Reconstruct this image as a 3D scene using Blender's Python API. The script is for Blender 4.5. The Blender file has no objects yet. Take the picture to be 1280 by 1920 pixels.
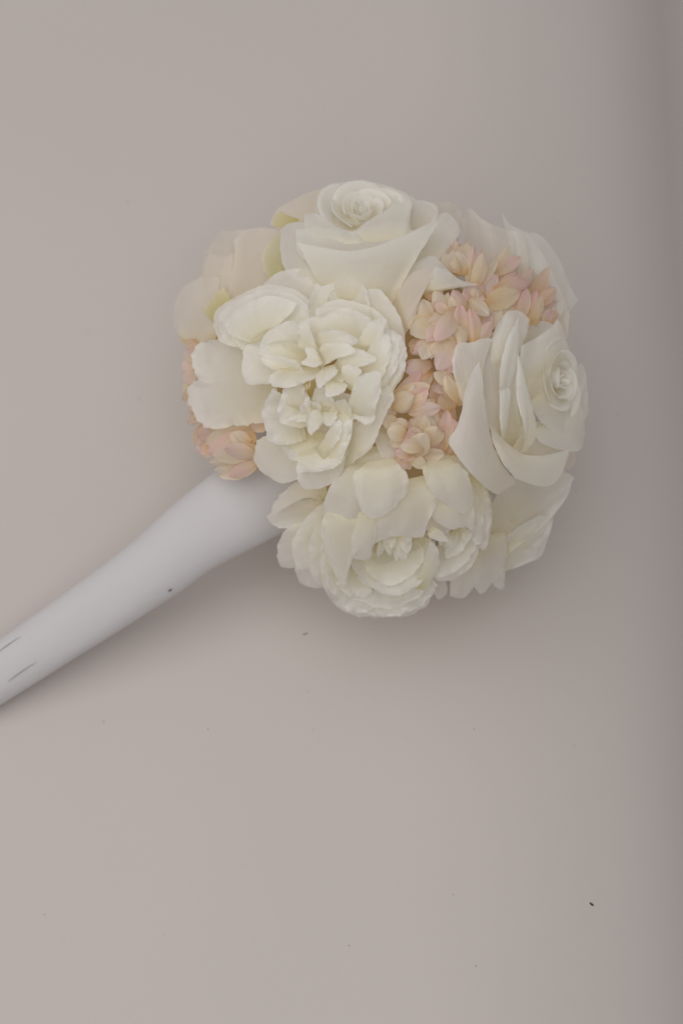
import bpy, math, random
from mathutils import Vector, noise, Matrix
random.seed(7)
sc = bpy.context.scene
R = math.radians

# ------------------------------------------------------------------ camera
S = 0.00029            # metres per photograph pixel at the bouquet's middle
DIST = 1.25            # camera to bouquet middle, along the view axis
TILT = R(24)           # view axis leans this far from straight down
ZC = 0.098             # height of the bouquet's middle above the paper
FW = Vector((0, math.sin(TILT), -math.cos(TILT)))
UP = Vector((0, math.cos(TILT), math.sin(TILT)))
RT = Vector((1, 0, 0))
MID = Vector((0, 0, ZC))
CAM = MID - FW*DIST - RT*((725-640)*S) - UP*((960-745)*S)

def W(x, y, d=0.0):
    """place seen at photo position x, y, standing d (in photo pixels) nearer than the bouquet's middle"""
    z = DIST - d*S
    k = S*z/DIST
    return CAM + FW*z + RT*((x-640)*k) + UP*((960-y)*k)

cd = bpy.data.cameras.new('camera')
cam = bpy.data.objects.new('camera', cd)
sc.collection.objects.link(cam)
cam.matrix_world = Matrix.Translation(CAM) @ Matrix((RT, UP, -FW)).transposed().to_4x4()
cd.sensor_fit = 'VERTICAL'; cd.sensor_height = 36
cd.lens = 36*DIST/(1920*S)
cd.clip_start = 0.05; cd.clip_end = 50
cd.dof.use_dof = True; cd.dof.focus_distance = DIST - 230*S; cd.dof.aperture_fstop = 5.0
sc.camera = cam

# ------------------------------------------------------------------ light
wd = bpy.data.worlds.new('World'); sc.world = wd; wd.use_nodes = True
bg = wd.node_tree.nodes['Background']
bg.inputs[0].default_value = (1.0, 0.945, 0.918, 1); bg.inputs[1].default_value = 0.34

def area(name, loc, aim, sx, sy, power, col, spread=180):
    l = bpy.data.lights.new(name, 'AREA'); l.shape = 'RECTANGLE'; l.size = sx; l.size_y = sy
    l.energy = power; l.color = col; l.spread = R(spread)
    o = bpy.data.objects.new(name, l); sc.collection.objects.link(o)
    o.location = loc
    o.rotation_euler = (Vector(aim)-Vector(loc)).to_track_quat('-Z', 'Y').to_euler()
    return o
area('softbox_overhead', (-0.50, -0.32, 1.6), (-0.06, -0.02, 0.03), 2.3, 2.3, 19.4, (1.0, 0.972, 0.945))

vs = sc.view_settings
vs.view_transform = 'Standard'; vs.look = 'None'; vs.gamma = 1.0; vs.exposure = 0.0
vs.use_curve_mapping = False
sc.cycles.max_bounces = 16; sc.cycles.diffuse_bounces = 8; sc.cycles.transmission_bounces = 10
sc.cycles.use_denoising = True

# ------------------------------------------------------------------ materials
def newmat(name):
    m = bpy.data.materials.new(name); m.use_nodes = True
    nt = m.node_tree; nt.nodes.clear()
    return m, nt, nt.nodes, nt.links

def petal_mat(name, stops, trans=0.48, jitter=0.03, rough=0.65, vein=0.22, edge=None):
    m, nt, N, L = newmat(name)
    out = N.new('ShaderNodeOutputMaterial')
    uv = N.new('ShaderNodeUVMap'); uv.uv_map = 'UVMap'
    sep = N.new('ShaderNodeSeparateXYZ'); L.new(uv.outputs[0], sep.inputs[0])
    geo = N.new('ShaderNodeNewGeometry')
    nz = N.new('ShaderNodeTexNoise'); nz.inputs['Scale'].default_value = 55; nz.inputs['Detail'].default_value = 3
    L.new(geo.outputs['Position'], nz.inputs['Vector'])
    ma = N.new('ShaderNodeMath'); ma.operation = 'MULTIPLY_ADD'; ma.inputs[1].default_value = 0.35
    L.new(nz.outputs[0], ma.inputs[0])
    sb = N.new('ShaderNodeMath'); sb.operation = 'SUBTRACT'; sb.inputs[1].default_value = 0.175
    L.new(sep.outputs[1], sb.inputs[0]); L.new(sb.outputs[0], ma.inputs[2])
    ramp = N.new('ShaderNodeValToRGB'); L.new(ma.outputs[0], ramp.inputs[0])
    el = ramp.color_ramp.elements
    while len(el) < len(stops): el.new(0.5)
    for e, (p, c) in zip(el, stops): e.position = p; e.color = (*c, 1)
    oi = N.new('ShaderNodeObjectInfo')
    hs = N.new('ShaderNodeHueSaturation')
    mr = N.new('ShaderNodeMapRange'); mr.inputs[3].default_value = 1-jitter; mr.inputs[4].default_value = 1+jitter
    L.new(oi.outputs['Random'], mr.inputs[0]); L.new(mr.outputs[0], hs.inputs['Value'])
    mr2 = N.new('ShaderNodeMapRange'); mr2.inputs[3].default_value = 0.75; mr2.inputs[4].default_value = 1.2
    fr = N.new('ShaderNodeMath'); fr.operation = 'FRACT'
    m7 = N.new('ShaderNodeMath'); m7.operation = 'MULTIPLY'; m7.inputs[1].default_value = 7.31
    L.new(oi.outputs['Random'], m7.inputs[0]); L.new(m7.outputs[0], fr.inputs[0]); L.new(fr.outputs[0], mr2.inputs[0])
    L.new(mr2.outputs[0], hs.inputs['Saturation'])
    L.new(ramp.outputs[0], hs.inputs['Color'])
    # woven cloth and lengthwise veins
    mp = N.new('ShaderNodeMapping'); mp.inputs['Scale'].default_value = (34, 2.2, 1)
    L.new(uv.outputs[0], mp.inputs[0])
    vn = N.new('ShaderNodeTexNoise'); vn.inputs['Scale'].default_value = 1.0; vn.inputs['Detail'].default_value = 4
    L.new(mp.outputs[0], vn.inputs['Vector'])
    wv = N.new('ShaderNodeTexNoise'); wv.inputs['Scale'].default_value = 900; wv.inputs['Detail'].default_value = 2
    L.new(geo.outputs['Position'], wv.inputs['Vector'])
    b1 = N.new('ShaderNodeBump'); b1.inputs['Strength'].default_value = vein; b1.inputs['Distance'].default_value = 0.0015
    L.new(vn.outputs[0], b1.inputs['Height'])
    b2 = N.new('ShaderNodeBump'); b2.inputs['Strength'].default_value = 0.12; b2.inputs['Distance'].default_value = 0.0004
    L.new(wv.outputs[0], b2.inputs['Height']); L.new(b1.outputs[0], b2.inputs['Normal'])
    p = N.new('ShaderNodeBsdfPrincipled'); p.inputs['Roughness'].default_value = rough
    p.inputs['Specular IOR Level'].default_value = 0.22
    p.inputs['Sheen Weight'].default_value = 0.06
    L.new(hs.outputs[0], p.inputs['Base Color']); L.new(b2.outputs[0], p.inputs['Normal'])
    t = N.new('ShaderNodeBsdfTranslucent'); L.new(hs.outputs[0], t.inputs[0])
    mx = N.new('ShaderNodeMixShader'); mx.inputs[0].default_value = trans
    L.new(p.outputs[0], mx.inputs[1]); L.new(t.outputs[0], mx.inputs[2]); L.new(mx.outputs[0], out.inputs[0])
    return m

M = {}
M['rose'] = petal_mat('rose_petal_cloth', [(0.0, (.86, .80, .57)), (.25, (.905, .87, .735)), (.6, (.93, .915, .85)), (.92, (.945, .94, .91))])  # yellowish base is petal colour, deepened with painted shade for the inner parts
M['blush'] = petal_mat('blush_rose_petal_cloth', [(0.0, (.84, .75, .54)), (.25, (.885, .83, .72)), (1, (.915, .87, .81))])
M['peony'] = petal_mat('peony_petal_cloth', [(0.0, (.87, .83, .61)), (.28, (.91, .88, .735)), (.62, (.94, .925, .85)), (.9, (.96, .948, .918))])  # natural yellow base plus shade painted in, so inner faces read darker than rims
M['green'] = petal_mat('green_sepal_cloth', [(0.0, (.70, .66, .29)), (.45, (.75, .71, .38)), (.8, (.84, .80, .54)), (1, (.90, .865, .70))])
M['gold'] = petal_mat('yellow_base_cloth', [(0.0, (.76, .60, .24)), (.6, (.84, .71, .38)), (1, (.87, .77, .48))])
M['cream'] = petal_mat('cream_floret_cloth', [(0.0, (.81, .60, .35)), (.3, (.89, .775, .58)), (.75, (.92, .845, .71)), (1, (.92, .83, .73))], jitter=.05)
M['pink'] = petal_mat('pink_floret_cloth', [(0.0, (.81, .59, .35)), (.3, (.89, .745, .57)), (.62, (.91, .75, .685)), (1, (.91, .705, .68))], jitter=.05)
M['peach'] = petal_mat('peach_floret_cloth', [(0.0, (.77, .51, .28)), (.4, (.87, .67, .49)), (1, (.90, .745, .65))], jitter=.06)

def plain(name, col, rough=.7, spec=.2, bump=None):
    m, nt, N, L = newmat(name)
    out = N.new('ShaderNodeOutputMaterial'); p = N.new('ShaderNodeBsdfPrincipled')
    p.inputs['Roughness'].default_value = rough; p.inputs['Specular IOR Level'].default_value = spec
    geo = N.new('ShaderNodeNewGeometry'); nz = N.new('ShaderNodeTexNoise'); nz.inputs['Scale'].default_value = 120
    L.new(geo.outputs['Position'], nz.inputs['Vector'])
    mr = N.new('ShaderNodeMapRange'); mr.inputs[3].default_value = .85; mr.inputs[4].default_value = 1.1
    L.new(nz.outputs[0], mr.inputs[0])
    hs = N.new('ShaderNodeHueSaturation'); hs.inputs['Color'].default_value = (*col, 1)
    L.new(mr.outputs[0], hs.inputs['Value']); L.new(hs.outputs[0], p.inputs['Base Color'])
    if bump:
        b = N.new('ShaderNodeBump'); b.inputs['Strength'].default_value = bump; b.inputs['Distance'].default_value = .002
        L.new(nz.outputs[0], b.inputs['Height']); L.new(b.outputs[0], p.inputs['Normal'])
    L.new(p.outputs[0], out.inputs[0])
    return m
M['foam'] = plain('tan_foam', (.62, .46, .27), .9, .1, .6)
M['stem'] = plain('dull_green_stem', (.60, .57, .33), .7)
M['dark'] = plain('dark_wire', (.05, .04, .03), .6)
M['slit'] = plain('grey_crack', (.17, .15, .145), .7)

# paper
def paper():
    m, nt, N, L = newmat('off_white_paper')
    out = N.new('ShaderNodeOutputMaterial'); p = N.new('ShaderNodeBsdfPrincipled')
    p.inputs['Roughness'].default_value = .62; p.inputs['Specular IOR Level'].default_value = .25
    geo = N.new('ShaderNodeNewGeometry')
    base = N.new('ShaderNodeTexNoise'); base.inputs['Scale'].default_value = 5; base.inputs['Detail'].default_value = 3
    L.new(geo.outputs['Position'], base.inputs['Vector'])
    r = N.new('ShaderNodeValToRGB'); L.new(base.outputs[0], r.inputs[0])
    r.color_ramp.elements[0].position = .3; r.color_ramp.elements[0].color = (.585, .543, .525, 1)
    r.color_ramp.elements[1].position = .7; r.color_ramp.elements[1].color = (.60, .556, .538, 1)
    vo = N.new('ShaderNodeTexVoronoi'); vo.voronoi_dimensions = '2D'; vo.inputs['Scale'].default_value = 14
    L.new(geo.outputs['Position'], vo.inputs['Vector'])
    ls = N.new('ShaderNodeMath'); ls.operation = 'LESS_THAN'; ls.inputs[1].default_value = .0075
    L.new(vo.outputs['Distance'], ls.inputs[0])
    mul = N.new('ShaderNodeMath'); mul.operation = 'MULTIPLY'
    sx = N.new('ShaderNodeSeparateColor'); L.new(vo.outputs['Color'], sx.inputs[0])
    L.new(ls.outputs[0], mul.inputs[0]); L.new(sx.outputs[0], mul.inputs[1])
    sm = N.new('ShaderNodeTexVoronoi'); sm.voronoi_dimensions = '2D'; sm.inputs['Scale'].default_value = 8
    L.new(geo.outputs['Position'], sm.inputs['Vector'])
    smr = N.new('ShaderNodeMapRange'); smr.inputs[1].default_value = .016; smr.inputs[2].default_value = .0; smr.inputs[3].default_value = 0; smr.inputs[4].default_value = .13
    L.new(sm.outputs['Distance'], smr.inputs[0])
    mx = N.new('ShaderNodeMix'); mx.data_type = 'RGBA'
    L.new(mul.outputs[0], mx.inputs[0]); L.new(r.outputs[0], mx.inputs[6]); mx.inputs[7].default_value = (.32, .27, .24, 1)
    mx2 = N.new('ShaderNodeMix'); mx2.data_type = 'RGBA'
    L.new(smr.outputs[0], mx2.inputs[0]); L.new(mx.outputs[2], mx2.inputs[6]); mx2.inputs[7].default_value = (.48, .42, .39, 1)
    L.new(mx2.outputs[2], p.inputs['Base Color'])
    fn = N.new('ShaderNodeTexNoise'); fn.inputs['Scale'].default_value = 700; fn.inputs['Detail'].default_value = 3
    L.new(geo.outputs['Position'], fn.inputs['Vector'])
    b = N.new('ShaderNodeBump'); b.inputs['Strength'].default_value = .08; b.inputs['Distance'].default_value = .0005
    L.new(fn.outputs[0], b.inputs['Height']); L.new(b.outputs[0], p.inputs['Normal'])
    L.new(p.outputs[0], out.inputs[0])
    return m
M['paper'] = paper()

def satin():
    m, nt, N, L = newmat('white_satin_wrap')
    out = N.new('ShaderNodeOutputMaterial'); p = N.new('ShaderNodeBsdfPrincipled')
    p.inputs['Base Color'].default_value = (.605, .60, .62, 1)
    p.inputs['Roughness'].default_value = .62; p.inputs['Specular IOR Level'].default_value = .22
    p.inputs['Sheen Weight'].default_value = .15
    uv = N.new('ShaderNodeUVMap'); uv.uv_map = 'UVMap'
    mp = N.new('ShaderNodeMapping'); mp.inputs['Scale'].default_value = (4, 7, 1); mp.inputs['Rotation'].default_value = (0, 0, .5); L.new(uv.outputs[0], mp.inputs[0])
    nz = N.new('ShaderNodeTexNoise'); nz.inputs['Scale'].default_value = 1; nz.inputs['Detail'].default_value = 3
    L.new(mp.outputs[0], nz.inputs['Vector'])
    b = N.new('ShaderNodeBump'); b.inputs['Strength'].default_value = .3; b.inputs['Distance'].default_value = .004
    L.new(nz.outputs[0], b.inputs['Height']); L.new(b.outputs[0], p.inputs['Normal'])
    L.new(p.outputs[0], out.inputs[0])
    return m
M['satin'] = satin()

# ------------------------------------------------------------------ mesh helpers
def link(name, verts, faces, mat, parent=None, uvs=None, thick=0.0):
    me = bpy.data.meshes.new(name); me.from_pydata(verts, [], faces)
    me.materials.append(mat)
    for p in me.polygons: p.use_smooth = True
    if uvs:
        l = me.uv_layers.new(name='UVMap')
        for lp in me.loops: l.data[lp.index].uv = uvs[lp.vertex_index]
    o = bpy.data.objects.new(name, me); sc.collection.objects.link(o)
    if parent: o.parent = parent
    if thick:
        md = o.modifiers.new('thickness', 'SOLIDIFY'); md.thickness = thick; md.offset = 0
    return o

def crom(P, n):
    """n points evenly along a smooth curve through P (tuples of any length)"""
    P = [Vector(p) for p in P]
    if len(P) == 1: return [P[0].copy() for _ in range(n)]
    if len(P) == 2: return [P[0].lerp(P[1], i/(n-1)) for i in range(n)]
    E = [P[0]*2-P[1]] + P + [P[-1]*2-P[-2]]
    fine = []
    for i in range(1, len(E)-2):
        a, b, c, d = E[i-1:i+3]
        for k in range(10):
            t = k/10
            fine.append(0.5*((2*b)+(c-a)*t+(2*a-5*b+4*c-d)*t*t+(3*b-a-3*c+d)*t**3))
    fine.append(P[-1])
    cum = [0]
    for i in range(1, len(fine)): cum.append(cum[-1]+(fine[i]-fine[i-1]).length)
    out, j = [], 0
    for i in range(n):
        t = cum[-1]*i/(n-1)
        while j < len(cum)-2 and cum[j+1] < t: j += 1
        f = (t-cum[j])/max(1e-9, cum[j+1]-cum[j])
        out.append(fine[j].lerp(fine[j+1], min(1, f)))
    return out

BX, BY, BR = 725., 745., 385.
def dome(x, y):
    q = ((x-BX)/BR)**2 + ((y-BY)/(BR*1.05))**2
    return 300*(1-min(q, 1.5))

def pts(s): return [tuple(float(v) for v in p.split(',')) for p in s.split()]
def sm(t): t = max(0, min(1, t)); return t*t*(3-2*t)

seed_n = [0]
def petal(flower, spec, e0, e1, cup=0, bow=0, lip=0, ruf=2.5, mat='peony', n=26, side=0, fray=1.0, dive=14, vmin=0.0):
    """one cloth petal from its outline: left side | outer edge | right side, base first.
    e0, e1: how far base and outer edge stand off the bouquet's dome; cup: middle toward (+) or away from (-) the viewer;
    bow: bulge along its length; lip: outer edge rolled back (-) or up (+)"""
    l, t, r = [pts(a) for a in spec.split('|')]
    Lc = crom(l, n); Rc = crom(r, n); Tc = crom([l[-1]]+t+[r[-1]], n); Bc = crom([l[0], r[0]], n)
    seed_n[0] += 1; sd = seed_n[0]*13.7
    if mat in ('rose', 'blush'): fray *= .45; ruf *= .7
    wide = min(1.0, ((Lc[n//2]-Rc[n//2]).length)/110)
    verts, uvs = [], []
    for j in range(n):
        v = j/(n-1)
        for i in range(n):
            u = i/(n-1)
            p = (1-v)*Bc[i]+v*Tc[i]+(1-u)*Lc[j]+u*Rc[j] - ((1-u)*(1-v)*Lc[0]+u*(1-v)*Rc[0]+(1-u)*v*Lc[-1]+u*v*Rc[-1])
            x, y = p.x, p.y
            uu = 2*u-1
            edge = max(abs(uu)**3, v**4)
            jx = noise.noise(Vector((x*.11, y*.11, sd)))*fray*edge*2.6+noise.noise(Vector((x*.3, y*.3, sd)))*fray*edge*1.3
            jy = noise.noise(Vector((x*.11+40, y*.11, sd)))*fray*edge*2.2
            e = e0+(e1-e0)*v
            e += (cup*.8 if cup > 0 else cup*1.7)*(1-uu*uu)*math.sin(math.pi*(.15+.85*min(1, v*.9)))
            e -= dive*(1-sm(v/.22))
            e += 8.0*wide*sm(v*1.6)*noise.noise(Vector((uu*1.9, v*.7, sd+5)))+2.6*wide*wide*v*noise.noise(Vector((uu*5, v*1.1, sd+6)))
            e += bow*math.sin(math.pi*v) + side*uu
            e += .55*lip*(.55+.9*noise.noise(Vector((uu*1.6, 3, sd))))*sm((v-.80)/.20)**1.5
            e += 1.5*ruf*edge*(noise.noise(Vector((x*.045, y*.045, sd)))*1.6+noise.noise(Vector((x*.1, y*.1, sd+9)))*.8)
            e += 3.2*noise.noise(Vector((x*.018, y*.018, sd+3)))
            d = dome(x, y)+e
            verts.append(W(x+jx, y+jy, d)); uvs.append((u, vmin+(1-vmin)*v))
    faces = [(j*n+i, j*n+i+1, (j+1)*n+i+1, (j+1)*n+i) for j in range(n-1) for i in range(n-1)]
    return link('petal', verts, faces, M[mat], flower, uvs)

def spoon(flower, bx, by, tx, ty, w, e0, e1, mat, cup=6, bow=6, n=9, point=.5, notch=0, name='petal'):
    """a small spoon-shaped petal from its base to its tip, w wide"""
    a = Vector((tx-bx, ty-by)); ln = a.length; a.normalize(); b = Vector((-a.y, a.x))
    seed_n[0] += 1; sd = seed_n[0]*7.3
    verts, uvs = [], []
    bend = noise.noise(Vector((sd, 2.2, 1)))*.14*ln
    for j in range(n):
        v = j/(n-1)
        prof = (.42+.58*math.sin(math.pi*.5*min(1, v/.58)))*(math.sqrt(max(0, 1-max(0, (v-.58)/.42)**(2-point)))) if v < 1 else 0.04
        for i in range(n):
            uu = 2*i/(n-1)-1
            off = uu*w*.5*prof
            vv = v - notch*(1-abs(uu))*v**6
            c = Vector((bx, by))+a*(ln*vv)+b*(off+bend*math.sin(math.pi*v))
            e = e0+(e1-e0)*v+bow*math.sin(math.pi*v*.95)+cup*(1-abs(uu)**1.5)*min(1, v*2)+4*noise.noise(Vector((uu*1.3, v, sd)))
            e += 1.5*noise.noise(Vector((c.x*.06, c.y*.06, sd)))
            verts.append(W(c.x, c.y, dome(c.x, c.y)+e)); uvs.append(((uu+1)/2, v))
    faces = [(j*n+i, j*n+i+1, (j+1)*n+i+1, (j+1)*n+i) for j in range(n-1) for i in range(n-1)]
    return link(name, verts, faces, M[mat], flower, uvs)

def lump(name, x, y, d, rx, ry, rz, mat, parent, amp=.12, seg=20, rings=12):
    c = W(x, y, d); verts, faces = [], []
    for j in range(rings+1):
        th = math.pi*j/rings
        for i in range(seg):
            ph = 2*math.pi*i/seg
            q = Vector((math.sin(th)*math.cos(ph), math.sin(th)*math.sin(ph), math.cos(th)))
            k = 1+amp*noise.noise(q*2.3+Vector((x, y, 0))*.1)
            verts.append(c+(RT*q.x*rx+UP*q.y*ry-FW*q.z*rz)*S*k)
    for j in range(rings):
        for i in range(seg):
            faces.append((j*seg+i, j*seg+(i+1) % seg, (j+1)*seg+(i+1) % seg, (j+1)*seg+i))
    return link(name, verts, faces, mat, parent)

def heart(flower, x, y, d, axis, r0, r1, H, count, mat='rose', start=0.0, n=14, lipr=.16, wide=1.25):
    """the wound heart of a rose: petals wrapped round an axis (view directions: right, up, toward)"""
    a = (RT*axis[0]+UP*axis[1]-FW*axis[2]).normalized()
    t = RT if abs(a.dot(RT)) < .8 else UP
    b = a.cross(t).normalized(); c = a.cross(b)
    o = W(x, y, d)
    for k in range(count):
        f = k/max(1, count-1)
        rr = r0+(r1-r0)*f**1.15; ph = start+k*2.4; hw = wide*(1.15-.35*f)
        hk = H*(1-.12*f*f)*random.uniform(.93, 1.05)
        seed_n[0] += 1; sd = seed_n[0]*5.1
        verts, uvs = [], []
        for j in range(n):
            v = j/(n-1)
            for i in range(n):
                s = 2*i/(n-1)-1
                an = ph+s*hw
                rad = rr*(.55+.45*v**.8)*(1-.10*s)+rr*lipr*v**5*(1-.5*abs(s))
                rad += 1.6*noise.noise(Vector((an*1.5, v*2, sd)))
                z = -H*.9+v*(hk*1.9)-hk*.55*abs(s)**2.6*v-rr*.10*v**7
                verts.append(o+(b*math.cos(an)*rad+c*math.sin(an)*rad+a*z)*S); uvs.append(((s+1)/2, .25+.75*v))
        faces = [(j*n+i, j*n+i+1, (j+1)*n+i+1, (j+1)*n+i) for j in range(n-1) for i in range(n-1)]
        link('petal', verts, faces, M[mat], flower, uvs)

# ------------------------------------------------------------------ the setting
def sheet():
    verts, faces = [], []
    nx, ny = 160, 60
    for j in range(ny+1):
        for i in range(nx+1):
            x = -1.1+2.2*i/nx; y = -1.1+2.6*j/ny
            z = .0006*noise.noise(Vector((x*3, y*3, 0)))
            if y > .75: z += (y-.75)**2*1.6
            if x > .01: z -= 2.0*min(x-.01, .29)**2+70*min(max(0, x-.128), .08)**3+2.4*max(0, x-.30)  # downward bend on the right, shaped so the sheet darkens toward that edge
            verts.append((x, y, z))
    for j in range(ny):
        for i in range(nx):
            k = j*(nx+1)+i; faces.append((k, k+1, k+nx+2, k+nx+1))
    o = link('paper_backdrop', verts, faces, M['paper'])
    o['kind'] = 'structure'
sheet()

# ------------------------------------------------------------------ the bouquet
B = bpy.data.objects.new('bouquet', None); sc.collection.objects.link(B)
B['label'] = 'round bouquet of white cloth roses, peonies and pink blossoms on white handle'
B['category'] = 'bouquet'

def core(name, x, y, e, r, label):
    o = lump(name, x, y, dome(x, y)+e, r, r, r*.7, M['stem'], B)
    o['label'] = label
    return o

foam = lump('foam_core', 725, 745, -60, 240, 255, 225, M['foam'], B, .06, 32, 20)

# collar of cloth petals closing the back of the ball and carrying it on the paper
def collar(k):
    n = 14; an0 = k*2*math.pi/11; lift = 12*(k % 2)
    verts, uvs = [], []
    for j in range(n):
        v = j/(n-1)
        for i in range(n):
            uu = 2*i/(n-1)-1
            hw = .40*(1-.75*max(0, (v-.6)/.4)**2)
            an = an0+uu*hw*(1+.1*noise.noise(Vector((k, v*2, 1))))
            th = .25+1.15*v
            r = (295+lift-10*v)*math.sin(th)+5*noise.noise(Vector((k*3, uu*2, v*2)))
            d = -35-(300+lift)*math.cos(th)*1.02
            verts.append(W(725+r*math.cos(an), 745+r*math.sin(an), d)); uvs.append(((uu+1)/2, v))
    faces = [(j*n+i, j*n+i+1, (j+1)*n+i+1, (j+1)*n+i) for j in range(n-1) for i in range(n-1)]
    link('collar_petal', verts, faces, M['rose'], B, uvs)
for k in range(11): collar(k)

# ---- back right rose
F6 = core('rose', 960, 520, -110, 26, 'shaded cream rose behind the pink blossoms at the upper right')
petal(F6, "1000,600 960,500 940,396 | 955,420 985,434 1015,443 1045,482 1066,532 | 1040,620 1062,590 1083,563", -60, -60, 10, 0, 0, 4, 'rose')
petal(F6, "880,570 872,480 867,411 | 880,391 905,412 940,428 968,433 | 990,570 990,500 985,440", -40, -30, -14, 0, -6, 2, 'blush')
petal(F6, "940,560 945,500 958,432 | 985,437 1008,462 1034,510 | 1020,640 1045,600 1062,575", -40, -32, -12, 0, -8, 2, 'rose')
petal(F6, "950,600 960,540 975,488 | 1015,522 1050,552 | 1030,650 1060,640 1067,590", -28, -22, -14, 0, -5, 2, 'blush')

# ---- left rose
F2 = core('rose', 440, 560, -100, 26, 'blush white rose facing away at the far left edge')
petal(F2, "400,560 378,520 384,474 | 402,450 410,436 428,432 | 470,540 460,480 466,430", -72, -66, 8, 0, -8, 4, 'blush')
petal(F2, "380,590 372,540 381,500 | 392,478 415,480 | 415,570 415,530 420,485", -62, -56, 10, 0, -5, 3, 'blush')
petal(F2, "400,645 345,635 326,612 | 326,580 340,543 372,522 | 420,600 412,560 413,520", -52, -46, 16, 0, -10, 2, 'blush')
petal(F2, "405,652 360,650 342,643 | 336,632 | 410,622 370,623 345,620", -60, -56, 5, 0, 0, 1.5, 'gold')
petal(F2, "405,615 414,530 420,482 | 437,472 440,450 463,430 495,427 | 490,600 510,520 520,430", -36, -30, -10, 0, -6, 1.5, 'blush')
petal(F2, "402,606 387,588 383,575 | 397,556 412,543 | 450,585 436,565 418,538", -24, -18, 4, 0, 0, 1, 'green')

# ---- top rose
F1 = core('rose', 690, 460, -60, 30, 'open white rose at the top of the bouquet')
petal(F1, "560,445 525,430 506,421 | 513,402 525,388 550,374 590,357 | 600,430 612,400 642,344", -48, -42, 10, 0, -5, 2, 'blush')
petal(F1, "560,432 530,428 508,422 | 514,405 522,396 | 575,412 550,408 530,400", -40, -36, 4, 0, 0, 1, 'green')
petal(F1, "532,525 506,524 494,507 | 491,477 503,452 | 545,500 534,460 527,429", -18, -12, 6, 0, 0, 1, 'green')
petal(F1, "780,500 790,420 800,378 | 830,379 850,380 865,402 | 840,540 858,455 868,414", -38, -34, 6, 0, -8, 2, 'blush')
petal(F1, "650,430 612,385 598,360 | 625,346 665,339 705,343 742,354 | 720,430 765,395 778,372", -30, -10, 6, 0, -8, 3, 'rose')
petal(F1, "740,450 758,400 768,374 | 798,377 815,384 | 790,450 808,430 823,398", -10, 8, -6, 0, -5, 2, 'rose')
petal(F1, "740,500 780,450 815,405 | 840,400 862,430 | 790,540 830,485 852,456", -12, -2, 8, 0, -6, 2, 'rose')
petal(F1, "600,545 545,520 528,492 | 525,455 531,425 562,416 | 650,545 625,480 605,428", -6, 8, 14, 6, 6, 1.5, 'rose')
petal(F1, "600,510 560,475 554,430 | 600,428 650,434 700,434 750,425 | 740,510 770,480 790,440", 0, 30, 14, 10, 8, 1.5, 'rose')
petal(F1, "625,585 578,495 557,455 | 600,463 650,471 700,463 760,440 821,411 | 722,595 768,506 801,452", -30, 54, 18, 12, 9, 1.5, 'rose')
petal(F1, "618,540 620,522 630,514 | 650,508 664,505 669,514 | 682,550 680,538 674,526", 4, 8, 2, 0, 0, 1, 'gold', n=12, dive=0)
petal(F1, "682,550 684,538 690,530 | 704,524 713,532 | 716,556 716,546 715,540", 6, 10, 2, 0, 0, 1, 'green', n=12, dive=0)
petal(F1, "640,470 655,440 672,427 | 705,404 740,386 767,376 | 730,470 765,450 769,415", 14, 44, 12, 8, 8, 1.5, 'rose')
petal(F1, "610,470 575,440 570,402 | 592,401 618,416 645,431 | 690,470 690,450 682,434", 12, 36, 12, 8, 8, 1.5, 'rose')
petal(F1, "660,440 605,425 590,400 | 600,372 622,355 642,348 | 690,440 665,400 660,365", 0, 14, -12, 0, 4, 2, 'rose')
petal(F1, "690,445 720,400 745,358 | 760,365 772,380 | 720,450 755,420 772,395", 0, 18, -8, 0, 4, 2, 'rose')
heart(F1, 680, 396, dome(680, 396)-2, (.02, .66, .75), 5, 82, 23, 17, 'rose', .6, wide=.95, lipr=.07)
petal(F1, "728,550 755,520 783,506 | 800,502 810,518 | 757,632 775,600 792,550", 0, 22, 12, 0, -8, 2, 'blush')
petal(F1, "735,545 750,520 770,498 | 790,486 812,480 832,498 | 790,555 815,535 850,520", 2, 14, 8, 0, -6, 2, 'rose')
petal(F1, "790,552 803,525 815,500 | 840,508 862,524 | 815,548 855,540 898,534", 4, 22, 8, 4, -6, 2, 'rose')

# ---- right rose
F5 = core('rose', 985, 740, -60, 30, 'large white rose turned to the right edge of the bouquet')
petal(F5, "870,770 852,710 847,675 | 857,645 885,642 905,634 923,638 | 910,770 900,700 907,660", 0, 26, 12, 0, -8, 1.5, 'rose')
petal(F5, "975,655 973,630 988,610 | 1015,602 1037,611 | 1000,670 1010,650 1025,632", -6, 6, -6, 0, -4, 1.5, 'rose')
petal(F5, "918,700 922,645 941,593 | 955,583 975,584 | 962,690 985,630 992,598", 10, 34, 8, 0, -10, 1.5, 'rose', vmin=.35)
petal(F5, "945,835 912,795 904,745 | 902,690 918,645 938,600 | 985,835 968,740 974,610", 4, 26, -10, 0, -6, 1.5, 'rose')
petal(F5, "985,740 974,690 976,648 | 1010,630 1035,611 1046,599 | 1070,720 1072,675 1060,635", 6, 40, 12, 6, -8, 1.5, 'rose')
petal(F5, "1000,800 1002,815 1010,829 | 1040,841 1085,845 1095,815 | 1060,750 1086,760 1094,783", 10, 32, 10, 4, -8, 1.5, 'rose')
petal(F5, "1020,760 1060,740 1075,690 | 1090,682 1098,705 | 1040,800 1085,800 1103,772", -14, 6, 6, 0, -6, 2, 'rose', dive=0)
petal(F5, "950,870 965,830 1000,790 | 1040,795 1075,830 | 1000,905 1035,890 1062,862", 4, 14, 0, 0, 0, 1, 'rose')
petal(F5, "985,760 980,700 985,662 | 1008,650 1036,652 | 1036,800 1034,750 1040,690", 0, 26, 10, 4, -8, 1.5, 'rose')
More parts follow.
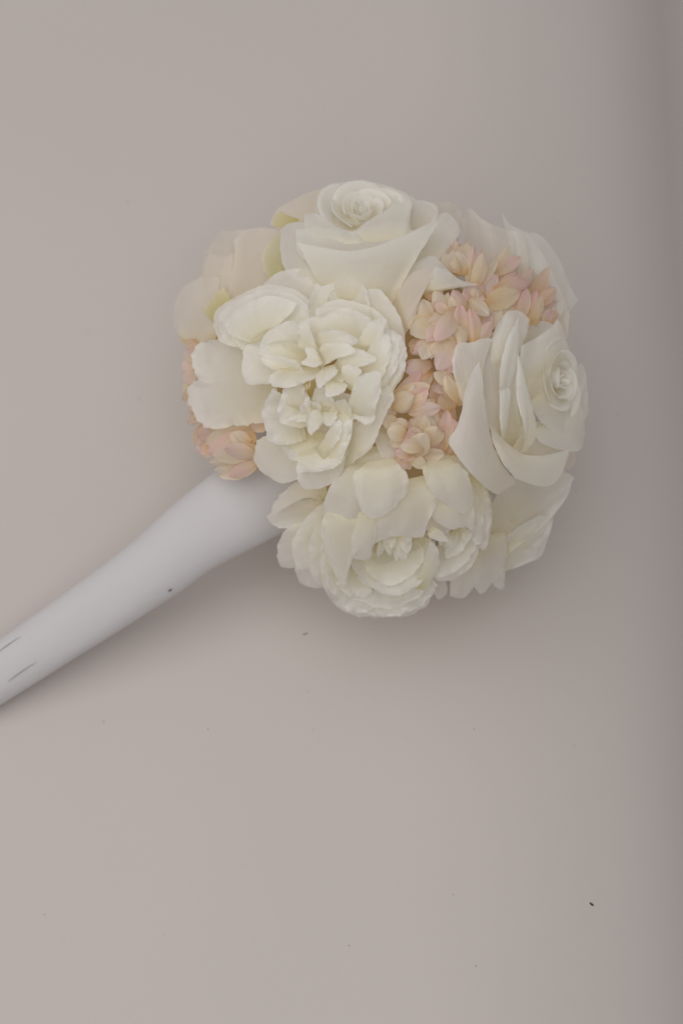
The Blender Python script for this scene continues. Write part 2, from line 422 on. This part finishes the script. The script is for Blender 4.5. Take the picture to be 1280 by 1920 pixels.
petal(F5, "992,745 1000,770 1012,790 | 1035,810 1063,831 | 1020,700 1045,745 1075,785", 12, 32, 10, 4, -6, 1.5, 'rose')
heart(F5, 1046, 714, dome(1046, 714)+20, (.80, .05, .60), 5, 74, 20, 16, 'rose', 2.0, wide=.95, lipr=.07)
petal(F5, "945,842 944,800 950,740 | 960,700 972,690 | 985,845 985,810 978,760", 8, 18, -8, 0, 0, 1, 'rose')
petal(F5, "940,826 936,780 936,728 | 945,722 | 946,822 952,780 957,732", 28, 40, 4, 0, -4, 1, 'rose', vmin=.3)
petal(F5, "944,742 935,720 940,670 | 951,634 964,608 972,597 | 951,737 964,700 972,650", 40, 52, 8, 4, -5, 1, 'rose', vmin=.4)
petal(F5, "975,849 983,828 982,805 973,772 | 967,735 968,690 970,658 | 986,847 1003,822 1004,792 993,745", 36, 52, 8, 6, -6, 1, 'rose', vmin=.3)
petal(F5, "918,797 924,830 942,869 966,897 | 995,908 1025,912 1047,897 1060,868 | 948,830 985,853 1030,852 1066,842", 30, 48, 16, 8, -10, 1.5, 'rose', vmin=.3)
petal(F5, "932,928 908,913 888,888 873,861 | 846,842 841,823 856,801 866,766 870,736 884,698 | 968,905 938,866 918,815 908,755 903,706 897,677", 30, 40, 12, 4, -4, 1.5, 'rose', dive=6, vmin=.45)

# ---- lower right rose
F7 = core('rose', 945, 960, -110, 26, 'crumpled white rose at the lower right, half under its neighbours')
petal(F7, "1035,850 1055,838 1079,848 | 1077,870 | 1040,895 1052,890 1063,882", -70, -66, 4, 0, 0, 2, 'blush')
petal(F7, "900,980 930,930 960,890 | 1030,880 1074,893 1070,906 1063,930 | 940,1050 1000,1000 1036,968", -52, -40, -12, -6, -6, 3, 'rose')
petal(F7, "925,1040 955,1000 1000,970 | 1036,968 1026,1010 1013,1043 | 935,1075 960,1067 985,1057", -64, -46, -4, 0, -3, 6, 'rose')
petal(F7, "960,1010 985,985 1010,965 | 1030,975 | 985,1040 1000,1025 1018,1010", -60, -50, 4, 0, -2, 7, 'rose', dive=4, vmin=.4)
petal(F7, "905,1050 920,1075 925,1098 | 942,1105 | 940,1045 946,1065 946,1085", -66, -60, 5, 0, 0, 3, 'rose')
petal(F7, "885,1010 886,1070 890,1102 | 902,1114 920,1096 939,1075 | 945,995 950,1030 947,1055", -56, -44, 10, 0, -6, 2.5, 'rose')
petal(F7, "860,1030 845,1080 843,1118 | 868,1121 887,1102 | 905,1010 903,1060 894,1095", -48, -40, 8, 0, -5, 3, 'rose')
petal(F7, "810,1060 811,1095 812,1112 | 822,1124 837,1113 | 833,1060 835,1085 838,1100", -60, -56, 6, 0, -3, 2, 'rose')

# ---- lower peony
F4 = core('peony', 740, 980, -90, 34, 'full white peony facing down at the bottom of the bouquet')
petal(F4, "615,930 545,942 512,955 | 502,966 506,981 520,989 | 610,990 575,992 548,991", -44, -40, -6, 0, -4, 2)
petal(F4, "610,905 560,902 526,927 | 511,948 513,966 | 615,935 575,935 540,948", -30, -22, 6, 0, -8, 2)
petal(F4, "595,975 552,983 537,992 | 522,1015 520,1045 528,1062 | 605,1050 580,1063 553,1065", -44, -38, 8, 0, -6, 2)
petal(F4, "610,1000 562,1030 553,1068 | 562,1093 580,1100 600,1104 | 650,1040 635,1080 614,1101", -40, -34, 8, 0, -6, 3)
petal(F4, "625,945 607,942 575,968 | 555,1000 547,1025 552,1052 | 625,1060 600,1066 562,1068", -26, -18, 8, 0, -6, 3)
petal(F4, "640,950 602,968 583,1000 | 578,1040 588,1085 | 645,1085 625,1092 604,1100", -14, -6, 8, 0, -6, 4)
petal(F4, "640,960 612,985 602,1020 | 600,1060 606,1092 | 655,1085 635,1095 616,1104", -6, 6, 8, 0, -6, 4)
petal(F4, "650,1030 606,1058 606,1095 | 627,1133 660,1153 712,1158 768,1153 802,1131 | 800,1000 818,1030 821,1076", -10, 8, -6, -12, -2, 7, fray=2.2)
petal(F4, "655,1035 614,1055 611,1090 | 632,1128 667,1149 712,1154 765,1149 797,1127 | 800,1010 814,1030 817,1072", -4, 24, -6, -18, -2, 7, fray=2)
petal(F4, "880,885 900,940 906,1000 | 913,1020 | 905,898 923,945 922,985", -14, -4, 6, 0, -4, 5)
petal(F4, "870,885 882,940 890,985 | 896,1022 911,1028 | 895,893 916,930 920,985", 2, 16, 6, 0, -4, 6)
petal(F4, "855,890 870,950 880,1000 | 893,1022 904,1012 | 885,895 900,940 908,985", 10, 26, 6, 0, -4, 6)
petal(F4, "850,1000 826,1060 818,1089 | 850,1086 880,1066 893,1045 | 885,985 893,1005 898,1022", -6, 22, -6, -14, -4, 3)
petal(F4, "835,1000 812,1040 815,1086 | 842,1078 870,1058 890,1032 | 872,985 884,998 894,1012", 2, 32, -8, -18, -4, 3)
petal(F4, "845,995 832,1020 836,1046 | 858,1040 876,1020 | 865,985 876,992 884,1002", 6, 26, -4, -10, -3, 3)
petal(F4, "672,1030 655,1038 660,1062 | 684,1095 735,1117 776,1103 806,1070 | 788,1005 806,1012 818,1028", 0, 48, -6, -26, -2, 5, fray=2)
petal(F4, "668,1034 640,1052 634,1078 | 660,1119 712,1140 765,1131 802,1100 | 795,1005 813,1018 821,1045", -2, 36, -6, -20, -2, 7, fray=2)
petal(F4, "650,1085 630,1100 624,1118 | 640,1140 664,1150 686,1148 | 705,1085 702,1115 698,1140", 4, 26, -5, -4, -2, 6, fray=2)
petal(F4, "705,1095 690,1120 684,1148 | 712,1157 748,1153 | 765,1090 766,1115 762,1140", 6, 30, -5, -4, -2, 6, fray=2)
petal(F4, "755,1085 752,1115 758,1148 | 785,1141 808,1115 | 800,1070 812,1085 819,1098", 8, 34, -5, -4, -2, 6, fray=2)
petal(F4, "660,1060 640,1075 632,1095 | 650,1115 675,1122 | 705,1075 700,1095 694,1114", 8, 34, -4, -4, -2, 6, fray=2)
petal(F4, "690,1035 682,1055 694,1080 | 730,1098 770,1080 | 770,1010 790,1025 796,1050", -4, 22, -6, -16, 0, 3)
petal(F4, "775,1100 790,1062 806,1014 | 819,1026 823,1050 | 790,1112 810,1088 821,1066", 36, 50, 5, 4, -5, 2)
petal(F4, "690,915 694,970 699,1021 | 720,1011 742,1005 790,1007 799,990 | 800,890 822,935 806,968", 18, 42, 12, 8, -6, 3)
petal(F4, "670,862 622,908 607,945 | 609,981 640,986 674,975 | 720,870 705,920 692,962", 6, 28, 14, 6, -6, 2)
petal(F4, "800,925 800,955 812,973 | 840,991 870,989 887,994 | 870,925 886,950 888,975", 24, 44, 10, 6, -6, 2.5)
petal(F4, "788,866 800,910 822,938 | 845,952 870,963 886,945 | 845,860 873,883 885,920", 22, 48, 14, 8, -7, 2)
petal(F4, "620,945 602,985 603,1015 | 612,1045 628,1078 646,1097 651,1075 | 694,955 688,1000 652,1040", 22, 46, 10, 6, -6, 2)
petal(F4, "675,948 664,990 656,1030 | 662,1047 690,1049 | 707,955 704,1000 701,1022", 32, 52, 8, 6, -6, 2)
petal(F4, "690,866 663,890 667,930 | 682,962 702,972 732,958 | 735,860 763,890 763,924", 30, 56, 12, 8, -7, 2)
petal(F4, "800,1000 806,1008 815,1014 | 839,1016 | 812,986 828,996 838,1006", 40, 46, 3, 0, 0, 2)
rnd = random.Random(5)
for k in range(10):
    x = 705+rnd.random()*72; y = 998+rnd.random()*14
    spoon(F4, x, y-10, x+rnd.uniform(-12, 12), y+rnd.uniform(18, 46), rnd.uniform(14, 24), 4, 26+rnd.random()*8, 'peony', rnd.uniform(-3, 5), 4, 8, .9)
for k in range(7):
    x = 832+rnd.random()*44; y = 992+rnd.random()*12
    spoon(F4, x, y-6, x+rnd.uniform(-10, 6), y+rnd.uniform(14, 34), rnd.uniform(9, 15), 0, 18, 'peony', rnd.uniform(-3, 5), 3, 8, .8)

petal(F4, "700,800 704,830 716,858 | 735,868 745,850 | 745,800 745,815 746,835", -14, -4, 4, 0, -4, 1, 'rose')
petal(F4, "630,850 620,880 630,905 | 680,915 740,900 | 740,830 750,850 756,875", -16, 0, 8, 0, 0, 1)
petal(F4, "800,840 800,870 810,890 | 850,900 880,890 | 880,840 890,860 895,880", -16, -2, 8, 0, 0, 1)
petal(F4, "770,960 790,985 805,1000 | 830,1005 845,990 | 820,940 840,950 860,970", 4, 18, 4, 0, 0, 2)
# ---- centre peony
F3 = core('peony', 575, 710, -70, 36, 'largest ruffled white peony facing the viewer left of centre')
petal(F3, "545,810 490,820 478,840 | 475,860 490,883 525,906 557,898 | 605,810 595,850 572,888", -14, 6, 14, 0, -10, 2)
petal(F3, "590,815 562,870 556,898 | 570,916 600,915 625,904 640,886 | 655,805 655,840 645,868", -6, 18, 12, 0, -8, 3)
petal(F3, "520,765 500,789 440,799 390,804 371,791 | 355,757 354,735 359,716 373,712 364,698 360,670 372,646 | 520,635 470,630 432,633 395,637", 0, 18, -26, -6, 10, 5, side=-2, fray=2.4)
petal(F3, "570,610 505,590 481,545 | 520,512 560,504 600,507 635,527 | 610,600 615,560 628,542", 0, 18, -8, 0, -6, 3)
petal(F3, "500,660 420,645 399,612 | 406,580 445,555 500,534 552,542 | 585,640 584,600 577,560", 4, 26, -6, 0, -6, 4)
petal(F3, "505,660 428,645 410,612 | 416,584 450,560 500,545 548,552 | 585,650 584,605 577,572", 8, 30, -6, 0, -6, 4)
petal(F3, "505,690 448,650 424,612 | 440,583 500,556 548,563 | 590,650 586,615 578,581", 4, 32, -16, 0, 4, 3)
petal(F3, "475,645 433,628 423,609 | 442,582 500,555 | 505,622 542,592 557,567", 26, 46, 6, 0, -4, 3)
petal(F3, "700,650 688,570 684,543 | 712,543 735,570 750,597 757,624 | 730,700 755,680 761,652", 4, 30, -10, 0, -4, 3)
petal(F3, "600,620 581,590 579,562 | 594,530 602,537 640,525 670,528 686,542 | 700,620 695,580 690,552", 10, 40, -14, 0, -4, 2)
petal(F3, "600,650 592,610 590,580 | 630,562 680,570 715,590 | 720,680 728,650 730,620", 14, 36, -16, 0, -3, 3)
petal(F3, "690,705 716,680 736,618 | 753,633 762,657 | 700,792 736,736 759,696", 22, 46, 6, 0, -6, 4)
petal(F3, "685,700 705,670 722,615 | 740,622 748,650 | 695,770 725,720 745,690", 30, 50, 5, 0, -5, 5)
petal(F3, "640,815 690,762 716,712 | 735,733 737,750 | 646,877 693,843 711,801", 16, 40, 6, 0, -6, 4)
petal(F3, "625,830 660,800 690,770 | 705,775 705,790 | 640,868 675,850 700,815", 2, 14, -6, 0, 0, 2)
petal(F3, "600,670 582,632 562,602 | 600,590 642,576 672,585 698,600 | 700,670 704,640 700,618", 24, 58, -16, 0, -4, 4)
petal(F3, "660,660 680,622 694,602 | 714,596 724,598 | 705,660 716,632 722,612", 40, 62, 4, 0, -4, 4)
petal(F3, "665,700 690,655 708,630 | 725,625 735,650 | 690,740 715,710 728,680", 34, 54, 4, 0, -4, 4)
petal(F3, "560,750 525,738 513,727 | 496,755 491,778 499,805 502,824 | 575,825 545,833 521,834", 12, 46, -8, -8, -4, 4)
petal(F3, "585,745 545,732 531,727 | 526,745 520,765 526,792 | 590,795 560,802 535,798", 24, 54, -8, -6, -4, 4)
petal(F3, "545,785 522,808 520,832 | 545,859 585,873 620,861 646,825 | 640,765 655,772 659,785", -10, 42, -14, -30, -2, 4, fray=1.6)
petal(F3, "560,850 556,868 560,886 | 600,884 641,866 | 595,835 625,825 653,800", 24, 44, 6, 0, -4, 4, fray=1.6)
petal(F3, "600,845 630,818 650,788 | 661,790 659,815 | 605,885 636,868 651,836", 36, 54, 4, 0, -5, 4)
petal(F3, "590,850 612,815 625,790 | 640,790 640,810 | 600,870 622,845 636,825", 40, 54, 4, 0, -4, 5)
petal(F3, "595,680 515,690 486,662 | 494,630 525,607 549,601 | 600,680 590,640 572,615", 24, 62, -16, 0, -4, 5)
petal(F3, "600,670 545,640 492,646 | 478,643 460,650 454,675 456,705 467,721 | 600,705 550,722 505,719", 28, 58, -18, 0, -6, 6)
petal(F3, "530,685 507,703 502,715 | 515,726 545,726 577,716 | 598,690 598,700 590,709", 46, 66, 5, 0, -6, 5)
petal(F3, "545,700 505,690 488,672 | 500,665 530,670 560,680 | 595,705 580,705 560,700", 44, 58, -5, 0, 0, 4)
petal(F3, "560,665 558,630 561,604 | 576,605 583,620 | 598,665 594,645 589,634", 52, 76, 4, 0, -4, 5)
petal(F3, "590,645 600,622 620,618 | 645,622 670,638 | 600,665 632,657 660,648", 50, 72, 6, 4, -5, 3)
petal(F3, "595,665 606,645 630,640 | 652,646 669,661 | 602,692 622,677 650,668", 58, 80, 6, 4, -5, 3)
petal(F3, "625,685 648,652 678,655 | 705,673 | 635,705 660,692 690,684", 48, 68, 6, 4, -4, 3)
petal(F3, "640,720 640,690 655,683 | 676,692 | 662,735 668,720 674,705", 52, 72, 5, 4, -4, 4)
petal(F3, "604,675 588,654 571,652 | 574,668 565,682 | 609,677 602,684 590,690", 72, 90, 5, 0, -4, 3)
petal(F3, "604,688 594,702 592,723 | 600,729 613,716 | 627,683 633,695 629,704", 66, 86, 6, 0, -4, 3)
petal(F3, "610,705 608,728 612,744 | 632,742 646,735 | 640,715 650,722 650,730", 58, 78, 5, 0, -4, 4)
petal(F3, "650,772 660,732 676,704 | 696,697 713,700 | 660,780 697,776 713,736", 46, 72, 10, 4, -6, 4)
petal(F3, "645,775 655,780 662,785 | 690,797 700,788 | 660,745 700,755 705,770", 30, 46, 8, 0, -5, 4)
petal(F3, "553,738 553,718 560,708 | 580,704 602,712 | 602,748 606,736 606,724", 14, 24, -4, 0, 0, 1, 'gold', n=12)
petal(F3, "530,770 528,742 535,724 | 552,714 567,722 | 585,770 580,748 574,735", 34, 52, -4, 0, 3, 4, n=16)
petal(F3, "585,770 586,745 591,728 | 606,724 620,736 | 625,770 626,758 623,746", 38, 56, -4, 0, 3, 4, n=16)
petal(F3, "610,700 606,712 612,722 | 628,726 642,716 | 650,695 652,702 650,708", 40, 60, 3, 0, 2, 4, n=14)
petal(F3, "610,790 600,765 610,735 | 640,735 665,745 | 660,800 670,780 672,765", 10, 22, -4, 0, 0, 1, 'peony', n=12)
rnd = random.Random(11)
for sp, a0, a1, cu in (("590,785 574,768 570,750 | 578,745 586,752 | 602,778 602,765 598,754", 26, 56, -4), ("602,780 592,758 597,742 | 612,737 622,745 | 628,778 630,765 627,755", 28, 60, -5),
                  ("618,792 620,767 631,752 | 646,749 657,764 | 652,790 658,784 659,776", 26, 56, -4), ("608,768 582,770 574,785 | 576,803 582,815 | 614,782 604,796 592,807", 30, 60, 5),
                  ("606,768 603,782 606,794 | 620,799 630,786 | 634,766 633,774 632,780", 32, 60, 4), ("592,768 560,771 540,780 | 534,788 550,791 | 592,787 576,791 561,791", 26, 50, 4),
                  ("584,850 600,834 640,799 | 655,787 | 592,860 622,846 653,816", 28, 46, 4),
                  ("640,765 632,780 634,800 | 645,806 655,795 | 660,770 662,780 660,790", 26, 48, 4)):
    petal(F3, sp, a0, a1, cu, 0, -4, 5, n=16)
for k in range(1):            # frilled heart
    an = rnd.random()*6.283; q = math.sqrt(rnd.random())
    x = 615+40*q*math.cos(an); y = 764+30*q*math.sin(an)
    a2 = an+rnd.uniform(-.9, .9); ln = rnd.uniform(20, 34)
    spoon(F3, x-6*math.cos(a2), y-6*math.sin(a2), x+ln*math.cos(a2), y+ln*math.sin(a2), rnd.uniform(20, 34), 24, 54+rnd.uniform(-6, 10), 'peony', rnd.uniform(-6, 1), 0, 12, .3, rnd.choice((0, .15, .25)))
for k in range(14):
    x = 574+rnd.uniform(-9, 9); y = 722+rnd.uniform(-6, 10)
    spoon(F3, x, y-12, x+rnd.uniform(-5, 5), y+rnd.uniform(5, 14), 3, 46, 62, 'gold' if k % 3 == 0 else 'peony', 1, 1, 5, .8, name='stamen')

# ---- pink blossoms
HEADS = []
def head(x, y, e, label):
    o = lump('pink_blossom', x, y, dome(x, y)+e, 22, 22, 18, M['foam'], B)
    o['label'] = label
    HEADS.append((x, y, o)); return o
head(862, 480, -50, 'pink and cream blossom tucked beside the top rose')
head(975, 555, -40, 'pink tipped blossom under the back right rose')
head(835, 610, -36, 'pink blossom between the top rose and the right rose')
head(805, 715, -40, 'peach pink blossom right of the centre peony')
head(780, 825, -30, 'cream pink blossom above the lower peony')
head(445, 840, -70, 'peach pink blossom over the handle at the lower left')
head(375, 700, -120, 'pink blossom peeking out along the left edge')
C, K, A = 'cream', 'pink', 'peach'
FL = """857,518,850,446,24,-10,0,A 850,512,858,470,44,-4,16,C 866,516,873,453,36,0,18,C 872,512,887,459,22,-4,10,K
884,545,905,473,27,2,14,C 925,515,976,482,28,-6,4,K 888,568,932,514,36,-10,4,K 925,545,992,532,32,0,10,K 905,575,975,548,38,4,16,C
900,612,884,556,30,2,14,C 880,560,916,592,26,10,18,C 950,600,983,545,24,2,14,K 970,605,987,540,24,4,16,K 990,610,1005,543,22,4,14,K 1003,610,1013,553,18,4,14,C
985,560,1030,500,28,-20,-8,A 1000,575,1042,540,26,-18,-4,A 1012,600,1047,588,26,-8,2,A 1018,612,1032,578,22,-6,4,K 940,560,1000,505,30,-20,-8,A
885,575,875,536,32,4,16,K 875,590,848,543,28,2,14,K 905,560,888,530,26,-4,8,K 830,600,815,542,30,-2,12,C 806,612,792,560,30,-2,12,C 800,560,830,535,26,-8,4,K
822,596,768,626,42,10,26,C 858,575,815,640,38,10,26,K 842,588,812,567,20,12,22,K 862,600,845,555,30,6,18,C 870,625,862,570,28,8,18,K
816,630,790,674,34,12,26,C 856,640,818,694,40,14,28,K 870,645,853,610,22,10,22,C 888,645,880,578,28,10,24,K 872,600,893,582,18,14,22,C 895,648,922,602,26,4,14,K 905,620,935,570,34,-4,8,C
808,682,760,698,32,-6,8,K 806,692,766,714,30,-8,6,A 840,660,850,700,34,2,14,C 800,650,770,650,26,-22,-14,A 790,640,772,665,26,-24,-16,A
735,748,806,722,38,4,18,C 730,760,776,742,38,8,20,C 764,765,802,728,32,10,22,K 766,772,826,764,30,8,20,K 748,798,714,786,26,8,20,C 740,780,725,765,24,2,12,C
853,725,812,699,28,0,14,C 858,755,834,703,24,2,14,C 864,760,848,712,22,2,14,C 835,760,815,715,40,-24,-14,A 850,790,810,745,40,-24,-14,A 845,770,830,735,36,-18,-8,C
782,818,796,776,36,12,26,C 764,818,725,807,32,14,26,C 760,808,745,784,22,12,22,C 796,834,820,800,36,10,24,C 774,855,800,812,38,22,34,C 795,842,748,836,28,24,34,C 772,852,740,848,24,16,26,K
758,852,748,884,26,6,16,K 766,860,800,876,24,10,20,C 788,850,833,850,26,8,18,C 785,835,770,800,30,18,30,C 780,830,760,815,24,26,34,K
828,845,838,768,28,4,16,K 842,850,850,785,28,4,18,K 836,850,858,790,26,0,12,C 850,860,856,800,30,-6,8,C 820,850,822,800,30,-6,8,A 745,830,735,860,30,-12,-4,A
478,800,383,832,38,-14,-2,C 480,818,388,848,42,-10,4,K 484,842,398,854,40,-6,6,C 476,862,390,868,24,-14,-4,C 484,868,408,892,32,-8,2,C 488,862,428,892,28,-12,-4,K 505,785,472,806,32,-8,0,A
470,830,430,815,30,-4,8,C 480,855,420,840,30,-2,8,K 395,790,364,835,32,-24,-16,A 400,815,372,852,30,-22,-14,K 405,825,384,858,28,-18,-10,A 380,768,352,794,24,-40,-34,A 410,800,372,820,30,-26,-18,K
370,640,348,652,24,-46,-44,A 372,660,344,672,24,-50,-48,C 370,680,340,690,24,-52,-50,K 370,700,342,712,26,-50,-48,K 372,722,340,730,24,-50,-48,C 372,738,340,748,24,-46,-44,A 376,750,350,764,24,-44,-40,C 365,670,352,655,20,-42,-40,K""".split()
for s in FL:
    a = s.split(','); bx, by, tx, ty, w, e0, e1 = map(float, a[:7])
    if by > 760 and bx < 520: e0 -= 24; e1 -= 24
    mat = {'C': C, 'K': K, 'A': A}[a[7]]
    fl = min(HEADS, key=lambda h: (h[0]-bx)**2+(h[1]-by)**2)[2]
    spoon(fl, bx, by, tx, ty, w*1.02, e0, e1, mat, random.choice((-6, -4, -2, 3, 5)), random.uniform(-3, 6), 10, .95)
    # its neighbours underneath, turned a little
    dx, dy = tx-bx, ty-by
    for q in range(2 if w > 24 else 1):
        t = random.uniform(.25, .7)*(1 if (q+int(w)) % 2 else -1)
        k = random.uniform(.8, 1.05)
        if by > 760 and bx < 520: t *= .3; k *= .92
        spoon(fl, bx, by, bx+(dx*math.cos(t)-dy*math.sin(t))*k, by+(dx*math.sin(t)+dy*math.cos(t))*k, w*random.uniform(.6, .85), e0-9, e1-random.uniform(8, 16), random.choice((K, C, C, C)), random.choice((-4, 4)), 3, 8, .8)

# small wire loop on the lower peony
def tube(name, P, rad, mat, parent, seg=8):
    P = [Vector(p) for p in P]; verts, faces = [], []
    for k, p in enumerate(P):
        t = (P[min(k+1, len(P)-1)]-P[max(k-1, 0)]).normalized()
        b = t.cross(FW).normalized(); c = t.cross(b)
        r = rad if not isinstance(rad, list) else rad[k]
        for i in range(seg):
            an = 2*math.pi*i/seg
            verts.append(p+(b*math.cos(an)+c*math.sin(an))*r)
    for k in range(len(P)-1):
        for i in range(seg):
            faces.append((k*seg+i, k*seg+(i+1) % seg, (k+1)*seg+(i+1) % seg, (k+1)*seg+i))
    faces.append(tuple(range(seg))[::-1]); faces.append(tuple((len(P)-1)*seg+i for i in range(seg)))
    return link(name, verts, faces, mat, parent)
tube('wire_loop', [W(588, 939, dome(588, 939)-14), W(594, 933, dome(594, 933)-8), W(601, 934, dome(601, 934)-8), W(606, 939, dome(606, 939)-14)], .0004, M['stem'], F4)

# ---- handle
def handle():
    prof = [(-92, 1322, 40), (-90, 1320, 47), (-82, 1315, 51), (-60, 1300, 53), (24, 1246, 54), (80, 1208, 55.5), (143, 1166, 58), (182, 1140, 59.5), (240, 1100, 62.5), (302, 1054, 67), (366, 1003, 73), (440, 955, 83), (500, 915, 92), (560, 876, 104)]
    cs = crom([(x, y, r) for x, y, r in prof], 90)
    verts, uvs, faces = [], [], []; seg = 48
    ax0 = Vector((.83, -.56))
    def axis_d(x): return -76+x*.05
    ctr = [W(c.x, c.y, axis_d(c.x)) for c in cs]
    for k, c in enumerate(cs):
        t = (ctr[min(k+1, 89)]-ctr[max(k-1, 0)]).normalized()
        b = t.cross(FW).normalized(); e = t.cross(b).normalized()
        for i in range(seg+1):
            an = 2*math.pi*i/seg
            # soft folds of the wrap wind slowly round the handle
            w = .8*math.sin(2*an+k*.05)+.5*math.sin(3*an-k*.04+1)+.9*noise.noise(Vector((math.cos(an)*1.4, math.sin(an)*1.4, k*.11)))
            r = (c.z+w-1)*S
            verts.append(ctr[k]+(b*math.cos(an)+e*math.sin(an)*.72)*r); uvs.append((i/seg, k/89))
    q = seg+1
    for k in range(89):
        for i in range(seg): faces.append((k*q+i, k*q+i+1, (k+1)*q+i+1, (k+1)*q+i))
    faces.append(tuple(range(seg)))
    h = link('handle', verts, faces, M['satin'], B, uvs)
    h['label'] = 'smooth white satin wrapped handle running off the left edge'
    # two dark slits in the wrap near the frame edge
    def surf(x, y):
        # nearest point of the axis -> height of the round surface
        best = min(range(90), key=lambda k: (cs[k].x-x)**2+(cs[k].y-y)**2)
        r = cs[best].z; dd = math.hypot(cs[best].x-x, cs[best].y-y)
        return axis_d(cs[best].x)+.72*math.sqrt(max(0, r*r-dd*dd))
    for (x0, y0, x1, y1) in ((-6, 1226, 40, 1193), (16, 1278, 70, 1241)):
        P, rd = [], []
        for k in range(9):
            f = k/8; x = x0+(x1-x0)*f; y = y0+(y1-y0)*f-1.5*math.sin(f*math.pi)
            P.append(W(x, y, surf(x, y)+1.0)); rd.append(.00004+.00012*math.sin(math.pi*min(1, .12+f*.88)))
        tube('slit', P, rd, M['slit'], h, 6)
    return surf
surf = handle()

# ---- scraps
def chip(name, p, ang, ln, wd, label, mat='dark'):
    verts, faces = [], []
    a = Vector((math.cos(ang), math.sin(ang), 0)); b = Vector((-a.y, a.x, 0))
    prof = [(-.5, .3), (-.2, .8), (.15, 1), (.4, .6), (.5, .15)]
    for f, w in prof:
        for s, h in ((-1, 0), (0, .55), (1, 0), (0, -.3)):
            verts.append(p+a*(f*ln)+b*(s*w*wd*.5+.18*ln*f*f)+Vector((0, 0, h*wd*w)))
    for k in range(4):
        for i in range(4): faces.append((k*4+i, k*4+(i+1) % 4, k*4+4+(i+1) % 4, k*4+4+i))
    faces += [(3, 2, 1, 0), (16, 17, 18, 19)]
    o = link(name, verts, faces, M[mat]); o['label'] = label; o['category'] = 'scrap'
def ground(x, y):
    p = W(x, y, 0); r = (p-CAM).normalized(); return CAM+r*(-CAM.z/r.z)
chip('dark_scrap', ground(1108, 1696)+Vector((0, 0, .0006)), -.7, .0028, .0014, 'tiny dark speck lying on bare paper to the lower right')
chip('dark_scrap', W(319, 1107, surf(319, 1107)+3), .6, .0024, .0009, 'tiny black sliver clinging to the lower edge of the white handle')
M['fibre'] = plain('brown_fibre', (.34, .24, .21), .8)
chip('brown_fibre', ground(572, 1189)+Vector((0, 0, .0003)), .35, .0034, .0006, 'faint reddish brown fibre on the paper just below the bouquet', 'fibre')
